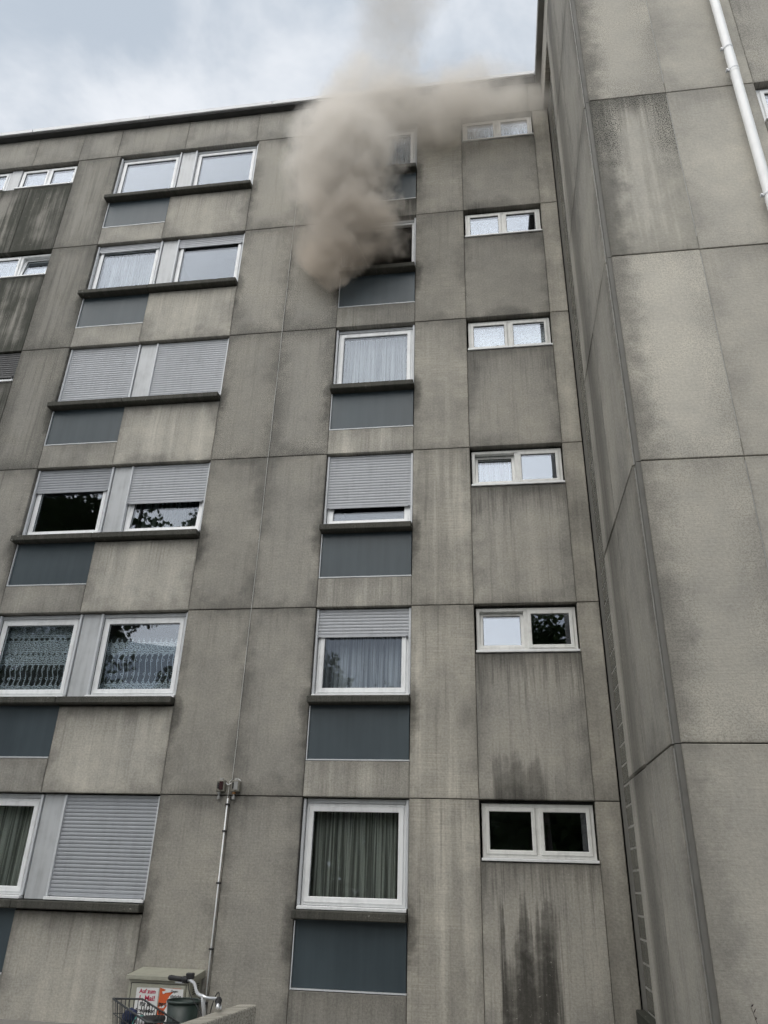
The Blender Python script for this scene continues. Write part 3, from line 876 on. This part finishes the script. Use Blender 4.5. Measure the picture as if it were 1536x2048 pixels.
PO2 = tag(empty('poster', (-4.12, -.463, .3)), 'torn orange and white poster layered on the cabinet door', 'poster')
B_(PO2, MB().add([(-4.272, yp, .08), (-4.15, yp, .08), (-4.145, yp, .485), (-4.272, yp, .485)], [(0, 1, 2, 3)]).add([(-4.272, yp + .003, .08), (-4.0, yp + .003, .08), (-4.0, yp + .003, .495), (-4.272, yp + .003, .495)], [(0, 1, 2, 3)]), 'orange_sheet', M['orange'])
tear = [(-4.16, .10), (-4.185, .16), (-4.165, .2), (-4.19, .25), (-4.155, .31), (-4.17, .36), (-4.13, .42), (-4.09, .46), (-4.24, .44), (-4.19, .478), (-4.265, .497), (-3.965, .49), (-3.968, .10)]
vs = [(x, yp - .003, z) for x, z in tear] + [(x, yp - .001, z) for x, z in tear]; n_ = len(tear)
B_(PO2, MB().add(vs, [tuple(range(n_)), tuple(range(n_, 2 * n_))] + [(i, (i + 1) % n_, n_ + (i + 1) % n_, n_ + i) for i in range(n_)]), 'white_sheet', M['paper'])
for a, b_, c_ in (((-4.26, .29), (-4.16, .33), (-4.2, .285)), ((-4.25, .14), (-4.18, .19), (-4.2, .13)), ((-4.24, .46), (-4.15, .47), (-4.22, .43))):
    B_(PO2, MB().add([(q[0], yp - .004, q[1]) for q in (a, b_, c_)], [(0, 1, 2)]), 'torn_scrap', M['paper'])
text(PO2, 'imper', -4.215, .31, .06, yp - .005, M['ink'], .002, .1)
text(PO2, 'Krie', -4.21, .225, .06, yp - .005, M['ink'], .002, .085)
text(PO2, 'Gegen', -4.08, .455, .034, yp - .005, M['ink'], .0006, .09)
text(PO2, 'alistische', -4.055, .40, .042, yp - .005, M['ink'], .0006, .14)
text(PO2, 'zung und', -4.045, .335, .042, yp - .005, M['ink'], .0006, .13)

# ------------------------------------------------------------------ dark green bin, ramp wall, bicycle
BN = tag(empty('bin', (-3.2, -2.5, 0)), 'dark green plastic bin with a rolled rim behind the bicycle', 'bin')
B_(BN, MB().lathe((-3.17, -2.52, 0), [(0, .01), (.10, .0), (.158, .64), (.15, .64), (.095, .03), (0, .03)], 28), 'bucket', M['green_bin'], smooth=True)
B_(BN, MB().lathe((-3.17, -2.52, .64), [(.156, .004), (.165, -.004), (.168, .006), (.165, .016), (.157, .018), (.15, .01), (.156, .004)], 28), 'rim', paint('worn_green_rim', (.035, .052, .046), .4, .3, 9.0), smooth=True)

RWT = .85
d_ = Vector((-.115, -1.03)).normalized()
e0, e1 = Vector((-2.13, -4.03)), Vector((-1.985, -4.03))
rw = MB(); L_ = 3.0
q = [e0, e1, e1 + d_ * L_ + Vector((.0, 0)), e0 + d_ * L_]
rw.add([(p.x, p.y, 0) for p in q] + [(p.x, p.y, RWT) for p in q], [(0, 1, 2, 3), (4, 5, 6, 7), (0, 1, 5, 4), (1, 2, 6, 5), (2, 3, 7, 6), (3, 0, 4, 7)])
me = rw.mesh('ramp_wall'); me.materials.append(M['conc']); L = me.uv_layers.new(name='UVMap')
for lp in me.loops:
    p = me.vertices[lp.vertex_index].co; L.data[lp.index].uv = (abs(p.y) - 3 + p.x * .7, p.z)
ramp = tag(link('ramp_wall', me), 'low weathered concrete parapet wall in front of the bicycle', 'wall')
for k_, v_ in {**PROPS, 'w': 6, 'h': .85, 'tone': 1.35, 'pit': .5, 'moss': .12, 'streak': .3, 'grime': .1, 'pale': .4, 'top': .1, 'warm': .6}.items(): ramp[k_] = float(v_)
bv = ramp.modifiers.new('edge', 'BEVEL'); bv.width = .012; bv.segments = 2

BK = tag(empty('bicycle', (-2.45, -4.7, 0)), 'parked bicycle with swept chrome handlebar and black wire rear basket', 'bicycle')
fw = Vector((.26, .965, 0)).normalized(); lt = Vector((fw.y, -fw.x, 0))
bc = Vector((-2.55, -5.05, 0)); hb = Vector((-2.35, -4.33, 0))
rh, fh = bc - fw * .1 + Vector((0, 0, .34)), hb + fw * .38 + Vector((0, 0, .34))


def wheel(c):
    w_ = B_(BK, MB().tube([c + fw * (.325 * math.cos(a)) + Vector((0, 0, .325 * math.sin(a))) for a in [i * math.pi / 16 for i in range(33)]], .02, 8, False), 'wheel', M['dark'], smooth=True)
    sp = MB()
    for i in range(18):
        a = i * math.pi / 9
        sp.tube([c + lt * (.02 if i % 2 else -.02), c + fw * (.305 * math.cos(a)) + Vector((0, 0, .305 * math.sin(a)))], .0015, 4)
    sp.tube([c - lt * .05, c + lt * .05], .02, 8)
    o = sp.build('spokes', M['chrome']); o.parent = w_
    rm_ = MB().tube([c + fw * (.305 * math.cos(a)) + Vector((0, 0, .305 * math.sin(a))) for a in [i * math.pi / 16 for i in range(33)]], .012, 6, False).build('rim', M['chrome'], smooth=True); rm_.parent = w_


wheel(rh); wheel(fh)
up = Vector((0, 0, 1))
bb = (rh + fh) * .5 + up * (-.06); seat = bc + fw * .2 + up * .72; head = hb + fw * .12 + up * .62
fr_ = MB()
for a, b_, r_ in ((bb, seat, .016), (bb, head - up * .12, .02), (rh, bb, .012), (rh, seat - up * .1, .01), (head - up * .15, head + up * .02, .02), (head - up * .15, fh - lt * .05, .012), (head - up * .15, fh + lt * .05, .012)):
    fr_.tube([a, b_], r_, 10)
B_(BK, fr_, 'frame', M['bike'], smooth=True)
rk = MB()
for s_ in (-.06, .06): rk.tube([rh + lt * s_, bc + lt * s_ + up * .66], .006, 6).tube([bc - fw * .25 + lt * s_ + up * .66, bc + fw * .2 + lt * s_ + up * .66], .007, 6)
B_(BK, rk, 'rear_rack', M['wire'])
sp_ = seat + up * .1
B_(BK, MB().tube([seat, sp_], .013, 8), 'seat_post', M['chrome'])
sv = []; prof = [(-.14, .085, .0), (-.10, .10, .012), (-.03, .085, .015), (.06, .035, .008), (.13, .022, .0)]
sm = MB(); vs = []
for t_, w_, h_ in prof:
    c0 = sp_ + fw * t_ + up * (.03 + h_)
    vs += [c0 - lt * w_ - up * .035, c0 - lt * w_ * .8, c0, c0 + lt * w_ * .8, c0 + lt * w_ - up * .035, c0 - up * .05]
fs = [(i * 6 + k, i * 6 + (k + 1) % 6, (i + 1) * 6 + (k + 1) % 6, (i + 1) * 6 + k) for i in range(4) for k in range(6)] + [(0, 1, 2, 3, 4, 5), (24, 25, 26, 27, 28, 29)]
sad = B_(BK, sm.add(vs, fs), 'saddle', M['dark'], smooth=True)
md = sad.modifiers.new('soft', 'SUBSURF'); md.levels = 2; md.render_levels = 2
# handlebar and its controls
mid = Vector((-2.33, -4.36, .93)); gf0, gf1 = Vector((-2.585, -4.08, 1.0)), Vector((-2.72, -4.05, 1.005)); gn0, gn1 = Vector((-2.20, -4.36, .905)), Vector((-2.12, -4.60, .895))


def bez(p0, p1, p2, p3, n=10):
    return [p0 * (1 - s) ** 3 + p1 * 3 * s * (1 - s) ** 2 + p2 * 3 * s * s * (1 - s) + p3 * s ** 3 for s in [i / n for i in range(n + 1)]]


bar = bez(gf0, Vector((-2.45, -4.10, 1.0)), Vector((-2.46, -4.28, .93)), mid) + bez(mid, Vector((-2.28, -4.40, .91)), Vector((-2.22, -4.24, .915)), gn0)[1:] + [gn1]
HBAR = B_(BK, MB().tube(bar, .0125, 10), 'handlebar', M['chrome'], smooth=True)
for a, b_, nm in ((gf0, gf1, 'grip'), (gn0, gn1, 'grip')):
    d = (b_ - a).normalized(); g0 = a + d * .03
    o = MB().tube([g0, g0 + d * .02, g0 + d * .06, g0 + d * .12, g0 + d * .14], [.017, .02, .018, .021, .015], 12).build(nm, M['dark'], smooth=True); put(o, HBAR); o.matrix_parent_inverse = Matrix.Identity(4)
    o = MB().tube([a - d * .02, a + d * .03], .026, 10).build('shifter', M['dark'], smooth=True); o.parent = HBAR
    lv = (a, a + d * .05 - up * .03 + fw * .04, a + d * .13 - up * .035 + fw * .04)
    o = MB().tube(lv, [.009, .008, .006], 8).build('brake_lever', M['chrome'], smooth=True); o.parent = HBAR
o = MB().cbox(-.03, .03, -.025, .025, -.02, .025, .006).build('bell', M['dark']); o.data.transform(Matrix.Translation(gf0 + Vector((.03, 0, .025)))); o.parent = HBAR
stem0 = head + up * .02
B_(BK, MB().tube([stem0, mid + Vector((.0, .0, .0)), ], [.016, .014], 10), 'stem', M['chrome'], smooth=True)
cbl = MB().tube(bez(gf0 + Vector((.02, 0, -.03)), Vector((-2.52, -4.15, .85)), Vector((-2.3, -4.3, .85)), head), .004, 6)
cbl.tube(bez(gn0 + Vector((0, 0, .01)), Vector((-2.24, -4.2, .99)), Vector((-2.3, -4.25, .95)), head + up * .02), .004, 6)
B_(BK, cbl, 'brake_cable', M['dark'], smooth=True)
B_(BK, MB().tube([head + fw * .03 - up * .03, head + fw * .10 - up * .03], [.02, .035], 12), 'front_lamp', M['dark'])
# wire basket
bA, bD = Vector((-2.823, -4.87, .95)), Vector((-2.44, -5.1, .855)); e2 = Vector((.20, .06, 0))
rimc = [bA, bA + e2, bD + e2, bD]; cen = sum(rimc, Vector()) / 4
low = [cen + (p - cen) * .8 - Vector((0, 0, .24)) for p in rimc]
BS = B_(BK, MB().tube(rimc + [rimc[0]], .0065, 8).tube(low + [low[0]], .006, 6), 'basket', M['wire'], smooth=True)
wi = MB()
for i in range(4):
    a0, a1, b0, b1 = rimc[i], rimc[(i + 1) % 4], low[i], low[(i + 1) % 4]
    n_ = 14 if i % 2 else 7
    for j in range(n_ + 1):
        f = j / n_; wi.tube([a0.lerp(a1, f), b0.lerp(b1, f)], .0028, 5)
    for f in (.35, .7): wi.tube([a0.lerp(b0, f), a1.lerp(b1, f)], .003, 5)
o = wi.build('wire_mesh', M['wire']); o.parent = BS


def parcel(c, size, rot, m, label, seed):
    random.seed(seed)
    vs = []; fs = []
    import bmesh
    bm = bmesh.new(); bmesh.ops.create_icosphere(bm, subdivisions=3, radius=1.0)
    ph = [random.uniform(0, 6) for _ in range(6)]
    for v in bm.verts:
        p = v.co
        k_ = max(abs(p.x), abs(p.y), abs(p.z)); bx_ = p / k_
        q = p.lerp(bx_, .55) * (1 + .09 * math.sin(5 * p.x + ph[0]) * math.sin(6 * p.y + ph[1]) + .06 * math.sin(11 * p.z + ph[2]))
        v.co = Vector((q.x * size[0], q.y * size[1], q.z * size[2]))
    me = bpy.data.meshes.new('package'); bm.to_mesh(me); bm.free()
    me.transform(Matrix.Translation(c) @ Matrix.Rotation(rot, 4, 'Z') @ Matrix.Rotation(.3, 4, 'X'))
    me.materials.append(m)
    return tag(link('package', me), label, 'package', 'packages in the bicycle basket')


cm_ = cen - Vector((0, 0, .15))
def pk(s_, r_, dz): return cm_ + (bD - bA).normalized() * s_ + e2.normalized() * r_ + Vector((0, 0, dz))
for s_, r_, dz, sz, col, lab, sd_ in ((-.16, -.01, .04, (.05, .04, .07), (.02, .03, .08), 'navy blue packet in the bicycle basket', 1), (-.08, .02, .03, (.05, .045, .06), (.06, .22, .2), 'teal packet in the bicycle basket', 2),
                                     (.0, -.01, .05, (.05, .05, .055), (.5, .5, .5), 'crumpled white bag in the bicycle basket', 3), (.09, .0, .03, (.05, .045, .06), (.5, .05, .06), 'red printed packet in the bicycle basket', 4),
                                     (.16, .01, .04, (.045, .04, .05), (.62, .6, .57), 'pale carton at the low end of the bicycle basket', 5), (-.03, .0, -.04, (.15, .05, .04), (.3, .22, .11), 'tan parcel under the others in the bicycle basket', 6)):
    parcel(pk(s_, r_, dz), sz, sd_ * .7, flat('wrapper_%d' % sd_, col, .45), lab, sd_)
random.seed(21)

# ------------------------------------------------------------------ shrub in front of the wing
SH = tag(empty('shrub', (1.62, -5.2, 0)), 'thin dark leaved shrub twig in front of the wing foot', 'shrub')
M['rleaf'] = flat('dark_red_leaf', (.035, .016, .016), .5)
lmb = MB()
lf = MB().add([(0, 0, 0), (.007, 0, .012), (0, 0, .034), (-.007, 0, .012), (0, .004, .014)], [(0, 1, 4), (1, 2, 4), (2, 3, 4), (3, 0, 4)]).mesh('leaf'); lf.materials.append(M['rleaf'])
st = MB(); tips = [((1.66, -5.2, .0), (1.62, -5.2, .6), (1.485, -5.2, 1.135)), ((1.7, -5.2, 0), (1.72, -5.15, .5), (1.66, -5.18, 1.0)), ((1.7, -5.2, 0), (1.78, -5.25, .5), (1.8, -5.2, .92)), ((1.68, -5.2, 0), (1.6, -5.3, .45), (1.55, -5.3, .85))]
spots = []
for a, b_, c_ in tips:
    a, b_, c_ = map(Vector, (a, b_, c_)); pts = bez(a, b_, b_, c_, 12)
    st.tube(pts, [.007 - .0055 * i / 12 for i in range(13)], 6)
    for i in range(30):
        f = 4 + 8 * i / 29; j = min(int(f), 11); spots.append(pts[j].lerp(pts[j + 1], f - j))
B_(SH, st, 'stem', M['bark'], smooth=True)
for p in spots:
    o = bpy.data.objects.new('leaf', lf); COL.objects.link(o)
    o.rotation_euler = (random.uniform(-1.2, 1.2), random.uniform(-1.9, 1.9), random.uniform(0, 6.28)); s_ = random.uniform(.7, 1.15); o.scale = (s_, s_, s_)
    o.location = p - SH.location; o.parent = SH

# ------------------------------------------------------------------ trees behind the viewer (mirrored in the lower windows)
lm, t = mat('leaf_green')
oi = t.new('ShaderNodeNewGeometry'); n = t.noise(oi.outputs['Position'], 1.2, 4, .6)
c = t.mix(n, (.018, .035, .010), (.06, .095, .025))
d1 = principled(t, c, .5); tl = t.new('ShaderNodeBsdfTranslucent'); t.ln(c, tl.inputs[0]); mxs = t.new('ShaderNodeMixShader'); mxs.inputs[0].default_value = .25
t.ln(d1.outputs[0], mxs.inputs[1]); t.ln(tl.outputs[0], mxs.inputs[2]); finish(t, mxs)


def tree(x, y, h, rad, label, n=9000):
    r = tag(empty('tree', (x, y, 0)), label, 'tree', 'trees across from the facade')
    tr = MB(); base = Vector((x, y, 0)); top = Vector((x + random.uniform(-.5, .5), y, h * .8))
    tr.tube([base, base.lerp(top, .3) + Vector((.15, 0, 0)), base.lerp(top, .65), top], [.028 * h, .02 * h, .012 * h, .003 * h], 9)
    cl = []
    for i in range(26):
        f = random.uniform(.28, .98); p0 = base.lerp(top, f); a = random.uniform(0, 6.28); ln = rad * (1.15 - .6 * abs(f - .5)) * random.uniform(.55, 1.0)
        p1 = p0 + Vector((math.cos(a) * ln, math.sin(a) * ln, random.uniform(.2, .6) * ln))
        tr.tube([p0, p0.lerp(p1, .5) + Vector((0, 0, .15)), p1], [.006 * h * (1.1 - f), .004 * h * (1.1 - f) + .01, .012], 5)
        cl += [(p1, random.uniform(.7, 1.3)), (p0.lerp(p1, .6), random.uniform(.6, 1.0))]
    B_(r, tr, 'trunk', M['bark'], smooth=True)
    cr = MB()
    for i in range(n):
        c_, q = random.choice(cl)
        d = Vector((random.gauss(0, 1), random.gauss(0, 1), random.gauss(0, .8))).normalized() * (random.random() ** .5) * q * rad * .26
        p = c_ + d; s_ = random.uniform(.08, .16)
        u_ = Vector((random.gauss(0, 1), random.gauss(0, 1), random.gauss(0, .6))).normalized(); w_ = u_.orthogonal().normalized()
        cr.add([p - u_ * s_, p + w_ * s_ * .55, p + u_ * s_, p - w_ * s_ * .55], [(0, 1, 2, 3)])
    B_(r, cr, 'crown', lm, fix=False)


tree(-15.0, -15.0, 24.0, 6.0, 'tall broadleaf tree mirrored in the panes beside the half lowered shutters', 36000)
tree(1.2, -15.0, 11.5, 3.4, 'shorter broadleaf tree mirrored in the second storey small window', 20000)
tree(-6.3, -22.0, 11.0, 3.6, 'round broadleaf tree mirrored in the middle column glass', 14000)
tree(-24.0, -19.0, 15.0, 5.0, 'spreading tree farthest along the path, mirrored at the facade end', 9000)

wd = MB(); random.seed(5)
for i in range(34000):
    x_ = random.uniform(-42, 18); q = 7.0 + 1.4 * math.sin(x_ * .55) + 1.1 * math.sin(x_ * 1.7 + 1)
    z_ = q * random.random() ** .75; dp = random.gauss(0, .9) * (1.1 - .6 * z_ / q)
    p = Vector((x_, -26 - abs(x_ + 10) * .06 + dp, z_)); s_ = random.uniform(.26, .52)
    u_ = Vector((random.gauss(0, 1), random.gauss(0, 1), random.gauss(0, .6))).normalized(); w_ = u_.orthogonal().normalized()
    wd.add([p - u_ * s_, p + w_ * s_ * .6, p + u_ * s_, p - w_ * s_ * .6], [(0, 1, 2, 3)])
tag(wd.build('woodland', lm, fix=False), 'dark green belt of bushes mirrored in the lowest windows', 'bushes', kind='stuff')

# ------------------------------------------------------------------ smoke pouring from the fifth-storey window
def smoke():
    m, t = mat('brown_smoke')
    tc = t.new('ShaderNodeTexCoord'); P = tc.outputs['Object']
    w1 = t.noise(P, .85, 1, .5, color=True); w2 = t.noise(P, 2.3, 2, .65, color=True)
    a1 = t.new('ShaderNodeVectorMath', operation='MULTIPLY_ADD'); t.ln(w1, a1.inputs[0]); a1.inputs[1].default_value = (.9, .7, .9); t.ln(P, a1.inputs[2])
    a2 = t.new('ShaderNodeVectorMath', operation='MULTIPLY_ADD'); t.ln(w2, a2.inputs[0]); a2.inputs[1].default_value = (.9, .7, .9); t.ln(a1.outputs[0], a2.inputs[2])
    x, y, z = t.sep(a2.outputs[0])
    x = x - .90; y = y - .70; z = z - .90
    Z0, Z1 = 11.5, 22.5
    f = ((z - Z0) / (Z1 - Z0)).cl()
    def C(pts, lo, hi): return t.curve(f, [((a - Z0) / (Z1 - Z0), (b - lo) / (hi - lo)) for a, b in pts]) * (hi - lo) + lo
    cxx = C([(11.5, -2.85), (12.2, -2.75), (12.8, -2.5), (13.3, -2.35), (13.9, -2.5), (15.0, -2.52), (16.0, -2.35), (16.8, -2.0), (17.8, -1.75), (19.0, -1.6), (22.5, -1.5)], -3.5, -.5)
    cyy = C([(11.5, -.35), (12.8, -.45), (13.9, -.75), (15.0, -.95), (17.0, -1.0), (22.5, -.9)], -1.5, .5)
    rr = C([(11.5, .02), (12.05, .28), (12.45, .82), (12.9, 1.14), (13.5, 1.22), (13.9, 1.2), (15.0, 1.2), (16.0, 1.1), (16.8, 1.0), (17.8, 1.0), (19.5, 1.2), (22.5, 1.4)], 0., 2.)
    dn = C([(11.5, .1), (12.1, .6), (12.5, 1.0), (13.2, 1.0), (15.4, .95), (16.1, .65), (16.8, .30), (17.6, .17), (18.6, .15), (20.0, .12), (21.8, .0), (22.5, .0)], 0., 1.)
    dx = (x - cxx) / rr; dy = (y - cyy) / (rr * .72)
    n4 = t.noise(P, 4.6, 2, .6)
    q = (dx * dx + dy * dy).sqrt() + (n4 - .5) * .6 + dx.mx(0.0) * .18
    n3 = t.noise(a1.outputs[0], 1.7, 3, .6)
    main = q.ss(1.10, .50) * dn * (n3.ss(.30, .60) * .92 + .08)
    hx = (x + .7) / 2.8; hy = (y + .5) / .8; hz = (z - 16.6) / 1.3
    hq = (hx * hx + hy * hy + hz * hz).sqrt()
    hz2 = hq.ss(1.0, .25) * (n3.ss(.3, .65) * .7 + .3) * .75
    den = (main + hz2) * 4.2
    v = t.new('ShaderNodeVolumePrincipled')
    col = t.mix(((z - 12.2) / 2.4).cl(), (.80, .73, .65), (.965, .93, .88))
    col = t.mix(z.ss(16.9, 18.2), col, (.70, .665, .615)); t.ln(col, v.inputs['Color']); t.put(v.inputs['Density'], den)
    v.inputs['Anisotropy'].default_value = .15
    out = t.new('ShaderNodeOutputMaterial'); t.ln(v.outputs[0], out.inputs['Volume'])
    mb = MB(); rings = []
    for z_, xa, xb, ya in ((11.45, -3.6, -2.4, -.7), (12.3, -4.0, -1.0, -1.3), (13.0, -4.25, -.8, -1.8), (14.0, -4.45, -.8, -2.1), (15.0, -4.45, -.5, -2.15), (15.6, -4.3, 1.3, -2.15),
                           (16.4, -4.2, 1.9, -2.15), (17.4, -4.1, 1.9, -2.15), (18.2, -3.7, 1.3, -2.1), (19.0, -3.4, .2, -2.1), (22.0, -3.4, .4, -2.1)):
        yb = -.02; c_ = .25 * min(xb - xa, yb - ya)
        rings.append([(xa, ya + c_, z_), (xa + c_, ya, z_), (xb - c_, ya, z_), (xb, ya + c_, z_), (xb, yb - .05, z_), (xb - .05, yb, z_), (xa + .05, yb, z_), (xa, yb - .05, z_)])
    mb.add([p for r_ in rings for p in r_], [(i * 8 + k, i * 8 + (k + 1) % 8, (i + 1) * 8 + (k + 1) % 8, (i + 1) * 8 + k) for i in range(len(rings) - 1) for k in range(8)]
           + [tuple(range(8)), tuple((len(rings) - 1) * 8 + k for k in range(8))])
    o = mb.build('smoke_plume', m)
    o.data.materials[0].cycles.volume_step_rate = .4 if hasattr(m.cycles, 'volume_step_rate') else 1
    return tag(o, 'brown grey smoke billowing out of the fifth storey window and over the roof', 'smoke', kind='stuff')


smoke()
